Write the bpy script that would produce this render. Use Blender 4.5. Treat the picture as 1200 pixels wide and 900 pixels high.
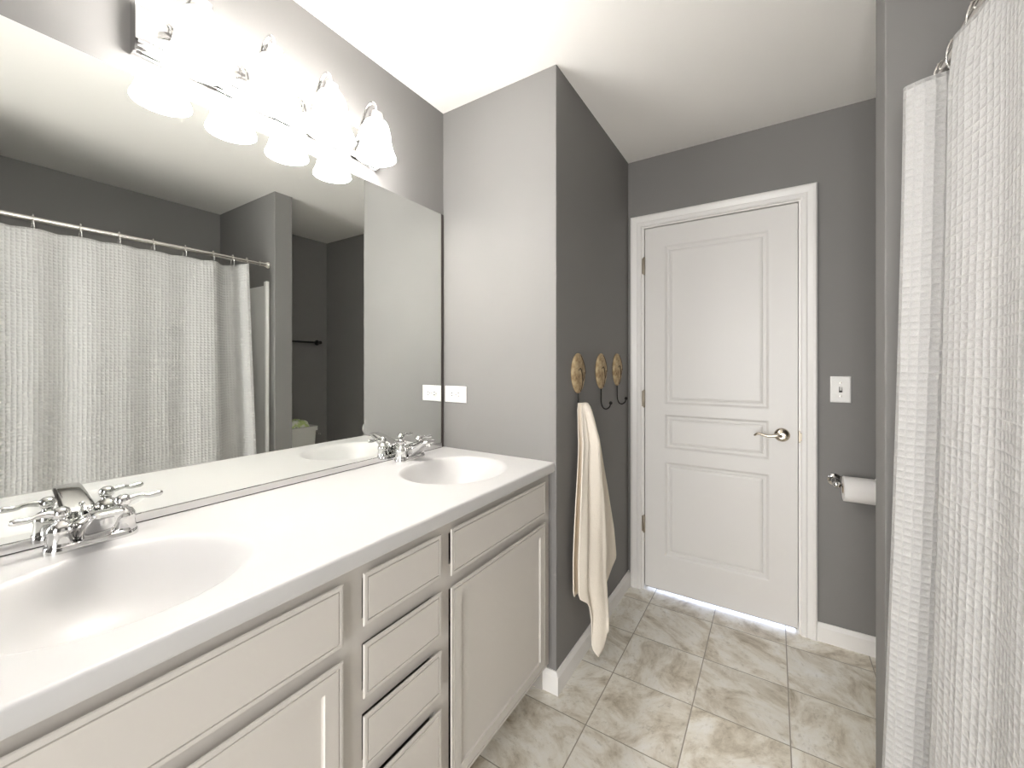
import bpy, bmesh, math, random
from mathutils import Vector, Matrix
PI = math.pi
C = bpy.context.scene.collection
SC = bpy.context.scene
for o in list(bpy.data.objects):
    bpy.data.objects.remove(o)

# ------------------------------------------------------------------ camera, world, big lights, exposure
cam_d = bpy.data.cameras.new('camera')
cam_d.sensor_fit = 'HORIZONTAL'; cam_d.sensor_width = 36.0
cam_d.lens = 36.0 * 480.27 / 1200
cam_d.shift_y = (427.33 - 450) / 1200
cam_d.clip_start = 0.02
cam = bpy.data.objects.new('camera', cam_d); C.objects.link(cam)
CZ = 1.2735
cam.location = (0, 0, CZ)
cam.rotation_euler = (PI / 2, 0, 0.569)
SC.camera = cam

world = bpy.data.worlds.new('world'); SC.world = world
world.use_nodes = True
bgn = world.node_tree.nodes['Background']
bgn.inputs['Color'].default_value = (0.75, 0.82, 1.0, 1)
bgn.inputs['Strength'].default_value = 0.6

SHADE_E = 32.0        # glow of the frosted lamp shades
BULB_E = 30.0        # bulbs inside them
LAMP_COL = (1.0, 0.975, 0.945, 1)
EXPOSURE = 0.42
HALL_W = 26.0
FILL_W = 112.0
SC.view_settings.view_transform = 'Standard'
SC.view_settings.look = 'None'
SC.view_settings.gamma = 1.0
SC.view_settings.use_curve_mapping = False
SC.view_settings.exposure = EXPOSURE
SC.cycles.use_denoising = True
SC.cycles.max_bounces = 16
SC.cycles.diffuse_bounces = 8
SC.cycles.glossy_bounces = 8

# daylight of the hall beyond the door: it only shows under the door
la = bpy.data.lights.new('hall_window_light', 'AREA')
la.shape = 'RECTANGLE'; la.size = 0.9; la.size_y = 0.5; la.energy = HALL_W; la.color = (0.70, 0.78, 1.0)
lo = bpy.data.objects.new('hall_window_light', la); C.objects.link(lo)
lo.location = (-0.27, 3.35, 0.32); lo.rotation_euler = (-PI / 2, 0, 0)

# fill light added behind the camera to brighten the room through the doorway
lb = bpy.data.lights.new('doorway_fill_light', 'AREA')
lb.shape = 'RECTANGLE'; lb.size = 2.0; lb.size_y = 2.2; lb.energy = FILL_W; lb.color = (1.0, 0.98, 0.95)
ob = bpy.data.objects.new('doorway_fill_light', lb); C.objects.link(ob)
ob.location = (-0.15, -2.0, 1.15); ob.rotation_euler = (PI / 2, 0, 0)

# ------------------------------------------------------------------ room dimensions (metres, camera stands at x=y=0)
XM, YW, XW, YF = -1.2961, 1.4332, -0.7124, 2.3647    # mirror wall, niche wall face, its side face, door wall
XE, YT0, YT1 = 0.250, 1.463, 1.582                    # stub wall at the end of the tub
XR = 1.05                                             # right wall
YN = -0.95                                            # wall behind the camera
HC = 2.44
ZC = 0.893                                            # counter top
XF = -0.7198                                          # counter front edge

# ------------------------------------------------------------------ materials
def mat(name, col, rough=0.5, metal=0.0, bump=None, spec=None, coat=0.0):
    m = bpy.data.materials.new(name); m.use_nodes = True
    nt = m.node_tree; p = nt.nodes['Principled BSDF']
    p.inputs['Base Color'].default_value = (*col, 1)
    p.inputs['Roughness'].default_value = rough
    p.inputs['Metallic'].default_value = metal
    if spec is not None: p.inputs['Specular IOR Level'].default_value = spec
    if coat: p.inputs['Coat Weight'].default_value = coat
    if bump:
        sc, dist, strength = bump
        tc = nt.nodes.new('ShaderNodeTexCoord')
        n = nt.nodes.new('ShaderNodeTexNoise'); n.inputs['Scale'].default_value = sc; n.inputs['Detail'].default_value = 3
        b = nt.nodes.new('ShaderNodeBump'); b.inputs['Distance'].default_value = dist; b.inputs['Strength'].default_value = strength
        nt.links.new(tc.outputs['Object'], n.inputs['Vector'])
        nt.links.new(n.outputs['Fac'], b.inputs['Height'])
        nt.links.new(b.outputs['Normal'], p.inputs['Normal'])
    return m

def ramp(nt, fac, stops):
    r = nt.nodes.new('ShaderNodeValToRGB')
    els = r.color_ramp.elements
    while len(els) < len(stops): els.new(0.5)
    for e, (pos, c) in zip(els, stops):
        e.position = pos; e.color = (*c, 1)
    nt.links.new(fac, r.inputs['Fac'])
    return r

M = {}
M['wall'] = mat('grey_wall_paint', (0.218, 0.211, 0.205), 0.62, bump=(220, 0.0006, 0.2), spec=0.25)
M['ceiling'] = mat('ceiling_paint', (0.90, 0.88, 0.845), 0.9, bump=(150, 0.0006, 0.25))
M['trim'] = mat('white_trim_paint', (0.82, 0.805, 0.785), 0.35)
M['door'] = mat('white_door_paint', (0.735, 0.72, 0.70), 0.38, bump=(90, 0.0003, 0.15))
M['cab'] = mat('greige_cabinet_paint', (0.60, 0.57, 0.53), 0.42, bump=(60, 0.0003, 0.15))
M['cab_in'] = mat('cabinet_inside', (0.40, 0.38, 0.35), 0.7)
M['marble'] = mat('white_cultured_marble', (0.575, 0.57, 0.565), 0.36)
M['chrome'] = mat('chrome', (0.70, 0.695, 0.69), 0.06, 1.0)
M['nickel'] = mat('satin_nickel', (0.62, 0.56, 0.47), 0.25, 1.0)
M['bronze'] = mat('aged_hinge_metal', (0.42, 0.37, 0.30), 0.35, 1.0)
M['black'] = mat('black_wire', (0.018, 0.016, 0.015), 0.45, 0.6)
M['darkbar'] = mat('dark_bar_metal', (0.06, 0.06, 0.06), 0.2, 1.0)
M['plastic'] = mat('white_plastic', (0.82, 0.81, 0.79), 0.35)
M['socket'] = mat('socket_dark', (0.05, 0.045, 0.04), 0.6)
M['mirror'] = mat('mirror_silver', (0.88, 0.90, 0.875), 0.0, 1.0)
M['mirror_edge'] = mat('mirror_edge', (0.06, 0.05, 0.046), 0.55)
M['paper'] = mat('toilet_paper', (0.82, 0.80, 0.78), 0.95, bump=(260, 0.001, 0.4))
M['card'] = mat('cardboard_core', (0.42, 0.33, 0.24), 0.9)
M['porcelain'] = mat('porcelain', (0.80, 0.79, 0.75), 0.12)
M['acrylic'] = mat('white_acrylic', (0.84, 0.83, 0.81), 0.2)
M['rod'] = mat('rod_steel', (0.74, 0.72, 0.69), 0.22, 1.0)
M['hole'] = mat('drain_hole', (0.02, 0.02, 0.02), 0.6)
M['hallfloor'] = mat('hall_floor', (0.5, 0.48, 0.45), 0.5)
M['weather'] = mat('door_sweep', (0.06, 0.055, 0.05), 0.7)

def mk_emit(name, strength, col, base=(0.9, 0.88, 0.85)):
    m = mat(name, base, 0.35)
    p = m.node_tree.nodes['Principled BSDF']
    p.inputs['Emission Color'].default_value = col
    p.inputs['Emission Strength'].default_value = strength
    return m
M['shade'] = mk_emit('frosted_shade_glass', SHADE_E, LAMP_COL)
M['bulb'] = mk_emit('lit_bulb', BULB_E, LAMP_COL)

def mk_floor():
    m = bpy.data.materials.new('stone_look_vinyl_tile'); m.use_nodes = True
    nt = m.node_tree; N = nt.nodes; L = nt.links; p = N['Principled BSDF']
    tc = N.new('ShaderNodeTexCoord'); sep = N.new('ShaderNodeSeparateXYZ'); L.new(tc.outputs['Object'], sep.inputs[0])
    def math_(op, a, b=None):
        n = N.new('ShaderNodeMath'); n.operation = op
        for i, v in enumerate((a, b)):
            if v is None: continue
            if isinstance(v, (int, float)): n.inputs[i].default_value = v
            else: L.new(v, n.inputs[i])
        return n.outputs[0]
    tx = math_('DIVIDE', math_('ADD', sep.outputs['X'], 0.5615), 0.304)
    ty = math_('DIVIDE', math_('SUBTRACT', sep.outputs['Y'], 1.945), 0.292)
    ix, iy = math_('FLOOR', tx), math_('FLOOR', ty)
    fx, fy = math_('FRACT', tx), math_('FRACT', ty)
    def edge(f): return math_('MINIMUM', f, math_('SUBTRACT', 1.0, f))
    e = math_('MINIMUM', edge(fx), edge(fy))
    joint = math_('LESS_THAN', e, 0.0065)
    comb = N.new('ShaderNodeCombineXYZ'); L.new(ix, comb.inputs[0]); L.new(iy, comb.inputs[1])
    wn = N.new('ShaderNodeTexWhiteNoise'); wn.noise_dimensions = '3D'; L.new(comb.outputs[0], wn.inputs['Vector'])
    # each tile shows its own piece of stone, turned at random
    off = N.new('ShaderNodeVectorMath'); off.operation = 'SCALE'; L.new(wn.outputs['Color'], off.inputs[0]); off.inputs['Scale'].default_value = 37.0
    add = N.new('ShaderNodeVectorMath'); add.operation = 'ADD'; L.new(tc.outputs['Object'], add.inputs[0]); L.new(off.outputs[0], add.inputs[1])
    rot = N.new('ShaderNodeVectorRotate'); rot.rotation_type = 'Z_AXIS'; L.new(add.outputs[0], rot.inputs['Vector'])
    L.new(math_('MULTIPLY', wn.outputs['Value'], 6.0), rot.inputs['Angle'])
    mp = N.new('ShaderNodeMapping'); mp.inputs['Scale'].default_value = (4.2, 6.6, 5); L.new(rot.outputs[0], mp.inputs['Vector'])
    n1 = N.new('ShaderNodeTexNoise'); n1.inputs['Scale'].default_value = 1.25; n1.inputs['Detail'].default_value = 9; n1.inputs['Roughness'].default_value = 0.68
    n1.inputs['Distortion'].default_value = 0.55; L.new(mp.outputs[0], n1.inputs['Vector'])
    n2 = N.new('ShaderNodeTexNoise'); n2.inputs['Scale'].default_value = 7.0; n2.inputs['Detail'].default_value = 8; n2.inputs['Roughness'].default_value = 0.75
    L.new(mp.outputs[0], n2.inputs['Vector'])
    r1 = ramp(nt, n1.outputs['Fac'], [(0.32, (0.40, 0.34, 0.25)), (0.45, (0.68, 0.63, 0.53)), (0.54, (0.83, 0.80, 0.72)), (0.68, (0.91, 0.90, 0.865))])
    r2 = ramp(nt, n2.outputs['Fac'], [(0.30, (0.55, 0.52, 0.47)), (0.46, (1, 1, 1)), (1.0, (1, 1, 1))])
    mul = N.new('ShaderNodeMix'); mul.data_type = 'RGBA'; mul.blend_type = 'MULTIPLY'; mul.inputs[0].default_value = 0.75
    L.new(r1.outputs[0], mul.inputs[6]); L.new(r2.outputs[0], mul.inputs[7])
    tint = N.new('ShaderNodeMix'); tint.data_type = 'RGBA'; tint.blend_type = 'MULTIPLY'; tint.inputs[0].default_value = 1.0
    tv = math_('ADD', math_('MULTIPLY', wn.outputs['Value'], 0.14), 0.88)
    L.new(mul.outputs[2], tint.inputs[6]); L.new(tv, tint.inputs[7])
    jm = N.new('ShaderNodeMix'); jm.data_type = 'RGBA'; jm.inputs[7].default_value = (0.30, 0.275, 0.225, 1)
    L.new(joint, jm.inputs[0]); L.new(tint.outputs[2], jm.inputs[6])
    L.new(jm.outputs[2], p.inputs['Base Color'])
    p.inputs['Roughness'].default_value = 0.38
    b = N.new('ShaderNodeBump'); b.inputs['Distance'].default_value = 0.001; b.inputs['Strength'].default_value = 0.5
    hgt = math_('SUBTRACT', math_('MULTIPLY', n2.outputs['Fac'], 0.5), joint)
    L.new(hgt, b.inputs['Height']); L.new(b.outputs[0], p.inputs['Normal'])
    return m
M['floor'] = mk_floor()

def mk_waffle():
    m = bpy.data.materials.new('white_waffle_weave'); m.use_nodes = True
    nt = m.node_tree; N = nt.nodes; L = nt.links; p = N['Principled BSDF']
    uv = N.new('ShaderNodeUVMap'); sep = N.new('ShaderNodeSeparateXYZ')
    nz = N.new('ShaderNodeTexNoise'); nz.inputs['Scale'].default_value = 14; L.new(uv.outputs[0], nz.inputs['Vector'])
    vm = N.new('ShaderNodeVectorMath'); vm.operation = 'SCALE'; vm.inputs['Scale'].default_value = 0.006; L.new(nz.outputs['Color'], vm.inputs[0])
    va = N.new('ShaderNodeVectorMath'); va.operation = 'ADD'; L.new(uv.outputs[0], va.inputs[0]); L.new(vm.outputs[0], va.inputs[1])
    L.new(va.outputs[0], sep.inputs[0])
    def math_(op, a, b=None):
        n = N.new('ShaderNodeMath'); n.operation = op
        for i, v in enumerate((a, b)):
            if v is None: continue
            if isinstance(v, (int, float)): n.inputs[i].default_value = v
            else: L.new(v, n.inputs[i])
        return n.outputs[0]
    cell = 0.0165
    def tri(s): return math_('ABSOLUTE', math_('SINE', math_('MULTIPLY', s, PI / cell)))
    ax, ay = tri(sep.outputs['X']), tri(sep.outputs['Y'])
    pit = math_('MULTIPLY', ax, ay)                          # 1 in the middle of a cell, 0 on its ridges
    h = math_('POWER', math_('SUBTRACT', 1.0, pit), 1.4)
    n2 = N.new('ShaderNodeTexNoise'); n2.inputs['Scale'].default_value = 420; n2.inputs['Detail'].default_value = 3; L.new(uv.outputs[0], n2.inputs['Vector'])
    hh = math_('ADD', h, math_('MULTIPLY', n2.outputs['Fac'], 0.35))
    b = N.new('ShaderNodeBump'); b.inputs['Distance'].default_value = 0.0042; b.inputs['Strength'].default_value = 0.6
    L.new(hh, b.inputs['Height']); L.new(b.outputs[0], p.inputs['Normal'])
    r = ramp(nt, n2.outputs['Fac'], [(0.25, (0.42, 0.415, 0.41)), (0.6, (0.505, 0.50, 0.49))])
    L.new(r.outputs[0], p.inputs['Base Color'])
    p.inputs['Roughness'].default_value = 0.95
    p.inputs['Specular IOR Level'].default_value = 0.1
    return m
M['waffle'] = mk_waffle()

def mk_towel():
    m = mat('cream_cotton', (0.90, 0.83, 0.73), 0.95, spec=0.1)
    nt = m.node_tree; N = nt.nodes; L = nt.links; p = N['Principled BSDF']
    tc = N.new('ShaderNodeTexCoord')
    n = N.new('ShaderNodeTexNoise'); n.inputs['Scale'].default_value = 320; n.inputs['Detail'].default_value = 4; L.new(tc.outputs['Object'], n.inputs['Vector'])
    n1 = N.new('ShaderNodeTexNoise'); n1.inputs['Scale'].default_value = 22; n1.inputs['Detail'].default_value = 3; L.new(tc.outputs['Object'], n1.inputs['Vector'])
    ma = N.new('ShaderNodeMath'); ma.operation = 'MULTIPLY_ADD'; ma.inputs[1].default_value = 3.0
    L.new(n1.outputs['Fac'], ma.inputs[0]); L.new(n.outputs['Fac'], ma.inputs[2])
    b = N.new('ShaderNodeBump'); b.inputs['Distance'].default_value = 0.0022; b.inputs['Strength'].default_value = 0.55
    L.new(ma.outputs[0], b.inputs['Height']); L.new(b.outputs[0], p.inputs['Normal'])
    return m
M['towel'] = mk_towel()

def mk_plaque():
    m = mat('weathered_tan_plaque', (0.4, 0.3, 0.16), 0.7)
    nt = m.node_tree; N = nt.nodes; L = nt.links; p = N['Principled BSDF']
    tc = N.new('ShaderNodeTexCoord')
    n = N.new('ShaderNodeTexNoise'); n.inputs['Scale'].default_value = 30; n.inputs['Detail'].default_value = 8; n.inputs['Roughness'].default_value = 0.7
    L.new(tc.outputs['Object'], n.inputs['Vector'])
    r = ramp(nt, n.outputs['Fac'], [(0.28, (0.07, 0.045, 0.025)), (0.42, (0.30, 0.205, 0.105)), (0.56, (0.47, 0.36, 0.21)), (0.75, (0.60, 0.50, 0.33))])
    L.new(r.outputs[0], p.inputs['Base Color'])
    b = N.new('ShaderNodeBump'); b.inputs['Distance'].default_value = 0.002; b.inputs['Strength'].default_value = 0.5
    L.new(n.outputs['Fac'], b.inputs['Height']); L.new(b.outputs[0], p.inputs['Normal'])
    return m
M['plaque'] = mk_plaque()
M['vein'] = mat('dark_brown_vein', (0.06, 0.035, 0.02), 0.7)

def mk_pack():
    m = mat('green_printed_wrap', (0.8, 0.85, 0.6), 0.35)
    nt = m.node_tree; N = nt.nodes; L = nt.links; p = N['Principled BSDF']
    tc = N.new('ShaderNodeTexCoord')
    n = N.new('ShaderNodeTexNoise'); n.inputs['Scale'].default_value = 16; n.inputs['Detail'].default_value = 2; L.new(tc.outputs['Object'], n.inputs['Vector'])
    r = ramp(nt, n.outputs['Fac'], [(0.40, (0.80, 0.82, 0.72)), (0.47, (0.62, 0.72, 0.32)), (0.55, (0.45, 0.60, 0.20)), (0.62, (0.80, 0.82, 0.66)), (0.70, (0.22, 0.30, 0.10))])
    L.new(r.outputs[0], p.inputs['Base Color'])
    return m
M['pack'] = mk_pack()

# ------------------------------------------------------------------ helpers
WORLD = {}
def thing(name, label, cat, loc=(0, 0, 0), group=None):
    o = bpy.data.objects.new(name, None); C.objects.link(o)
    o.empty_display_size = 0.05
    o.location = loc; o['label'] = label; o['category'] = cat
    if group: o['group'] = group
    WORLD[o.name] = Vector(loc)
    return o
def tag(o, label, cat, group=None):
    o['label'] = label; o['category'] = cat
    if group: o['group'] = group
    return o
def obj(name, bm, m, parent=None, smooth=False, base=None, angle=None):
    """base: origin of a top-level mesh; children keep the origin of their thing"""
    org = WORLD[parent.name] if parent is not None else Vector(base or (0, 0, 0))
    bmesh.ops.translate(bm, verts=bm.verts, vec=-org)
    bmesh.ops.recalc_face_normals(bm, faces=bm.faces)
    me = bpy.data.meshes.new(name); bm.to_mesh(me); bm.free()
    for mm in (m if isinstance(m, (list, tuple)) else [m]): me.materials.append(mm)
    if smooth:
        for p in me.polygons: p.use_smooth = True
        if angle: me.set_sharp_from_angle(angle=angle)
    o = bpy.data.objects.new(name, me); C.objects.link(o)
    if parent is not None: o.parent = parent
    else: o.location = org
    WORLD[o.name] = org
    return o
def struct(name, bm, m, **k):
    o = obj(name, bm, m, **k); o['kind'] = 'structure'; return o
def dup(root, loc, label, group=None):
    r = root.copy(); C.objects.link(r); r.location = loc; r['label'] = label
    if group: r['group'] = group
    for ch in list(root.children):
        c = ch.copy(); C.objects.link(c); c.parent = r
        for g in list(ch.children):
            d = g.copy(); C.objects.link(d); d.parent = c
    return r
def BM(): return bmesh.new()
def box(bm, x0, x1, y0, y1, z0, z1, bev=0.0, seg=2, edges=None):
    vs = [bm.verts.new((x, y, z)) for x in (x0, x1) for y in (y0, y1) for z in (z0, z1)]
    fs = [bm.faces.new([vs[i] for i in q]) for q in ((0, 1, 3, 2), (4, 6, 7, 5), (0, 4, 5, 1), (2, 3, 7, 6), (0, 2, 6, 4), (1, 5, 7, 3))]
    if bev:
        es = {e for f in fs for e in f.edges}
        if edges: es = {e for e in es if edges(e)}
        bmesh.ops.bevel(bm, geom=list(es), offset=bev, segments=seg, profile=0.5, affect='EDGES')
    return vs
def vertical(e): return abs(e.verts[0].co.z - e.verts[1].co.z) > 1e-6 and abs(e.verts[0].co.x - e.verts[1].co.x) < 1e-6
AX = {'Z': lambda a, b, h: (a, b, h), 'Y': lambda a, b, h: (a, h, b), 'X': lambda a, b, h: (h, a, b)}
def lathe(bm, prof, c=(0, 0, 0), axis='Z', seg=32, sx=1, sy=1, caps=True):
    f = AX[axis]; cv = Vector(c); rings = []
    for r, h in prof:
        if r < 1e-6: rings.append([bm.verts.new(cv + Vector(f(0, 0, h)))])
        else: rings.append([bm.verts.new(cv + Vector(f(r * sx * math.cos(2 * PI * k / seg), r * sy * math.sin(2 * PI * k / seg), h))) for k in range(seg)])
    for A, B in zip(rings, rings[1:]):
        if len(A) == 1 and len(B) == 1: continue
        for k in range(seg):
            k2 = (k + 1) % seg
            if len(A) == 1: bm.faces.new((A[0], B[k], B[k2]))
            elif len(B) == 1: bm.faces.new((A[k], A[k2], B[0]))
            else: bm.faces.new((A[k], A[k2], B[k2], B[k]))
    if caps:
        if len(rings[0]) > 1: bm.faces.new(rings[0])
        if len(rings[-1]) > 1: bm.faces.new(rings[-1])
def smooth_path(pts, n=6, closed=False):
    P = [Vector(p) for p in pts]; out = []; m = len(P)
    rng = range(m if closed else m - 1)
    for i in rng:
        if closed: a, b, c, d = P[i - 1], P[i], P[(i + 1) % m], P[(i + 2) % m]
        else: a, b, c, d = P[max(i - 1, 0)], P[i], P[i + 1], P[min(i + 2, m - 1)]
        for k in range(n):
            t = k / n
            out.append(0.5 * ((2 * b) + (c - a) * t + (2 * a - 5 * b + 4 * c - d) * t * t + (3 * b - a - 3 * c + d) * t ** 3))
    if not closed: out.append(P[-1])
    return out
def tube(bm, pts, r, seg=10, closed=False, flat=None):
    P = [Vector(p) for p in pts]; n = len(P)
    R = r if isinstance(r, (list, tuple)) else [r] * n
    if len(R) != n: R = [R[min(int(i * len(R) / n), len(R) - 1)] if False else R[0] + (R[-1] - R[0]) * i / (n - 1) if len(R) == 2 else
                         R[int(i * (len(R) - 1) / (n - 1))] + (R[min(int(i * (len(R) - 1) / (n - 1)) + 1, len(R) - 1)] - R[int(i * (len(R) - 1) / (n - 1))]) * ((i * (len(R) - 1) / (n - 1)) % 1) for i in range(n)]
    def tan(i):
        if closed: return (P[(i + 1) % n] - P[i - 1]).normalized()
        return (P[min(i + 1, n - 1)] - P[max(i - 1, 0)]).normalized()
    t = tan(0); up = Vector((0, 0, 1)) if abs(t.z) < 0.9 else Vector((1, 0, 0))
    u = (up - t * up.dot(t)).normalized(); rings = []
    for i in range(n):
        t = tan(i); u = (u - t * u.dot(t)).normalized(); v = t.cross(u)
        fu = flat or 1.0
        rings.append([bm.verts.new(P[i] + (u * math.cos(2 * PI * k / seg) * fu + v * math.sin(2 * PI * k / seg)) * R[i]) for k in range(seg)])
    pairs = list(zip(rings, rings[1:])) + ([(rings[-1], rings[0])] if closed else [])
    for A, B in pairs:
        for k in range(seg):
            bm.faces.new((A[k], A[(k + 1) % seg], B[(k + 1) % seg], B[k]))
    if not closed:
        bm.faces.new(rings[0]); bm.faces.new(rings[-1])
def prism(bm, poly, axis, a0, a1):
    f = {'X': lambda p, q, a: (a, p, q), 'Y': lambda p, q, a: (p, a, q), 'Z': lambda p, q, a: (p, q, a)}[axis]
    A = [bm.verts.new(f(p, q, a0)) for p, q in poly]; B = [bm.verts.new(f(p, q, a1)) for p, q in poly]
    bm.faces.new(A); bm.faces.new(B)
    for i in range(len(poly)):
        j = (i + 1) % len(poly); bm.faces.new((A[i], A[j], B[j], B[i]))
def ball(bm, c, r, sx=1, sy=1, sz=1, u=16, v=10):
    lathe(bm, [(r * math.sin(PI * i / v), -r * sz * math.cos(PI * i / v)) for i in range(v + 1)], c, 'Z', u, sx, sy)
def nested(bm, a0, a1, b0, b1, prof, mp, close=True, first=None):
    """a rectangle stepped inwards: prof = (inset, height) pairs; mp maps (a, b, height) to 3D"""
    loops = []
    for ins, h in prof:
        loops.append([bm.verts.new(mp(a, b, h)) for a, b in ((a0 + ins, b0 + ins), (a1 - ins, b0 + ins), (a1 - ins, b1 - ins), (a0 + ins, b1 - ins))])
    for A, B in zip(loops, loops[1:]):
        for k in range(4): bm.faces.new((A[k], A[(k + 1) % 4], B[(k + 1) % 4], B[k]))
    if close: bm.faces.new(loops[-1])
    return loops

# ------------------------------------------------------------------ the setting
TW = 0.12
bm = BM(); box(bm, XM - TW, XR + TW, YN - TW, YF + TW, -0.10, 0.0); struct('floor', bm, M['floor'])
bm = BM(); box(bm, XM - TW, XR + TW, YF + TW, 3.9, -0.10, 0.0); struct('floor_hall', bm, M['hallfloor'])
bm = BM(); box(bm, XM - TW, XR + TW, YN - TW, YF + TW, HC, HC + 0.1); struct('ceiling', bm, M['ceiling'])
bm = BM(); box(bm, XM - TW, XM, YN - TW, YF + TW, 0, HC); struct('wall_left', bm, M['wall'])
bm = BM(); box(bm, XM, XW, YW, YF, 0, HC, 0.004, 3, lambda e: vertical(e) and e.verts[0].co.x > XW - 0.01 and e.verts[0].co.y < YW + 0.01)
struct('wall_left_niche', bm, M['wall'])
DX0, DX1, DZ = -0.636, 0.112, 2.060          # rough door opening
bm = BM()
box(bm, XM, DX0, YF, YF + TW, 0, HC); box(bm, DX1, XR, YF, YF + TW, 0, HC); box(bm, DX0, DX1, YF, YF + TW, DZ, HC)
struct('wall_far', bm, M['wall'])
bm = BM(); box(bm, XR, XR + TW, YN - TW, YF + TW, 0, HC); struct('wall_right', bm, M['wall'])
bm = BM()       # unseen wall, with a doorway added to let the fill light in
box(bm, XM, -0.66, YN - TW, YN, 0, HC); box(bm, 0.24, XR, YN - TW, YN, 0, HC); box(bm, -0.66, 0.24, YN - TW, YN, 2.06, HC)
struct('wall_near', bm, M['wall'])
bm = BM(); box(bm, XM - 1.0, XR + 1.0, -3.2, YN - TW, -0.10, 0.0); struct('floor_behind', bm, M['hallfloor'])  # unseen floor added beyond the doorway, under the fill light
bm = BM(); box(bm, -0.66, -0.645, YN - TW, YN, 0, 2.06); box(bm, 0.225, 0.24, YN - TW, YN, 0, 2.06); box(bm, -0.645, 0.225, YN - TW, YN, 2.045, 2.06); struct('trim_3', bm, M['trim'])
bm = BM(); box(bm, XE, XR, YT0, YT1, 0, HC, 0.004, 3, lambda e: vertical(e) and e.verts[0].co.x < XE + 0.01); struct('wall_right_stub', bm, M['wall'])
bm = BM(); box(bm, XE, XR, -0.21, -0.09, 0, HC, 0.004, 3, lambda e: vertical(e) and e.verts[0].co.x < XE + 0.01); struct('wall_right_tub_end', bm, M['wall'])

# baseboards with a sloped top
BH, BT = 0.084, 0.014
PB = [(0, 0), (BT, 0), (BT, BH - 0.018), (BT * 0.45, BH - 0.004), (BT * 0.35, BH), (0, BH)]
bm = BM()     # wraps the corner of the niche wall, mitred
path = [(-0.82, YW, 0, -1), (XW, YW, 1, -1), (XW, YF, 1, 0)]
rings = [[bm.verts.new((x + dx * t, y + dy * t, z)) for t, z in PB] for x, y, dx, dy in path]
for A, B in zip(rings, rings[1:]):
    for k in range(len(PB)): bm.faces.new((A[k], A[(k + 1) % len(PB)], B[(k + 1) % len(PB)], B[k]))
bm.faces.new(rings[0]); bm.faces.new(rings[-1])
struct('baseboard_left', bm, M['trim'])
bm = BM(); prism(bm, [(YF - t, z) for t, z in PB], 'X', 0.167, XR); struct('baseboard_far', bm, M['trim'])
bm = BM(); prism(bm, [(XR - t, z) for t, z in PB], 'Y', YT1, YF - BT); struct('baseboard_right', bm, M['trim'])

# door casing (one mitred sweep) with the jamb lining
bm = BM()
CP = [(0.0, 0.0), (0.0, 0.011), (0.006, 0.016), (0.020, 0.016), (0.026, 0.013), (0.046, 0.019), (0.056, 0.019), (0.062, 0.014), (0.064, 0.0)]
ci0, ci1, ciz = -0.634, 0.106, 2.054
rings = []
for (px, pz, sx, sz) in ((ci0, 0, -1, 0), (ci0, ciz, -1, 1), (ci1, ciz, 1, 1), (ci1, 0, 1, 0)):
    rings.append([bm.verts.new((px + sx * o, YF - d, pz + sz * o)) for o, d in CP])
for A, B in zip(rings, rings[1:]):
    for k in range(len(CP)): bm.faces.new((A[k], A[(k + 1) % len(CP)], B[(k + 1) % len(CP)], B[k]))
bm.faces.new(rings[0]); bm.faces.new(rings[-1])
struct('trim_1', bm, M['trim'])
bm = BM()
box(bm, DX0, -0.622, YF, YF + TW, 0, DZ); box(bm, 0.098, DX1, YF, YF + TW, 0, DZ); box(bm, -0.622, 0.098, YF, YF + TW, 2.047, DZ)
box(bm, -0.622, -0.610, YF + 0.0457, YF + 0.085, 0, 2.047); box(bm, 0.086, 0.098, YF + 0.0457, YF + 0.085, 0, 2.047); box(bm, -0.610, 0.086, YF + 0.0457, YF + 0.085, 2.035, 2.047)
struct('trim_2', bm, M['trim'])

# the door: a three-panel moulded slab
d0, d1, dz0, dz1 = -0.6185, 0.0945, 0.019, 2.043
yd = YF + 0.010
bm = BM()
mpd = lambda a, b, h: (a, yd - h, b)
px = (-0.513, -0.020); rows = [(0.212, 0.735), (0.806, 0.998), (1.053, 1.936)]
zs = [dz0] + [z for r in rows for z in r] + [dz1]
xs = [d0, px[0], px[1], d1]
PP = [(0, 0), (0.004, -0.0015), (0.010, -0.007), (0.014, -0.009), (0.022, -0.009), (0.0265, -0.0115), (0.0285, -0.0115), (0.0305, -0.0065), (0.040, -0.004)]
for i in range(3):
    for j in range(len(zs) - 1):
        a0, a1, b0, b1 = xs[i], xs[i + 1], zs[j], zs[j + 1]
        if i == 1 and j in (1, 3, 5): nested(bm, a0, a1, b0, b1, PP, mpd)
        else: bm.faces.new([bm.verts.new(mpd(a, b, 0)) for a, b in ((a0, b0), (a1, b0), (a1, b1), (a0, b1))])
bmesh.ops.remove_doubles(bm, verts=bm.verts, dist=1e-5)
box(bm, d0, d1, yd + 0.013, yd + 0.035, dz0, dz1)
for q in ((d0, d0 + 0.004, dz0, dz1), (d1 - 0.004, d1, dz0, dz1), (d0, d1, dz1 - 0.004, dz1), (d0, d1, dz0, dz0 + 0.004)): box(bm, q[0], q[1], yd + 0.0003, yd + 0.0125, q[2], q[3])
door = struct('door_1', bm, M['door'], base=(d0, yd, 0))
bm = BM(); box(bm, d0 + 0.002, d1 - 0.002, yd + 0.006, yd + 0.022, 0.0135, 0.0195); obj('door_sweep', bm, M['weather'], door)
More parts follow.
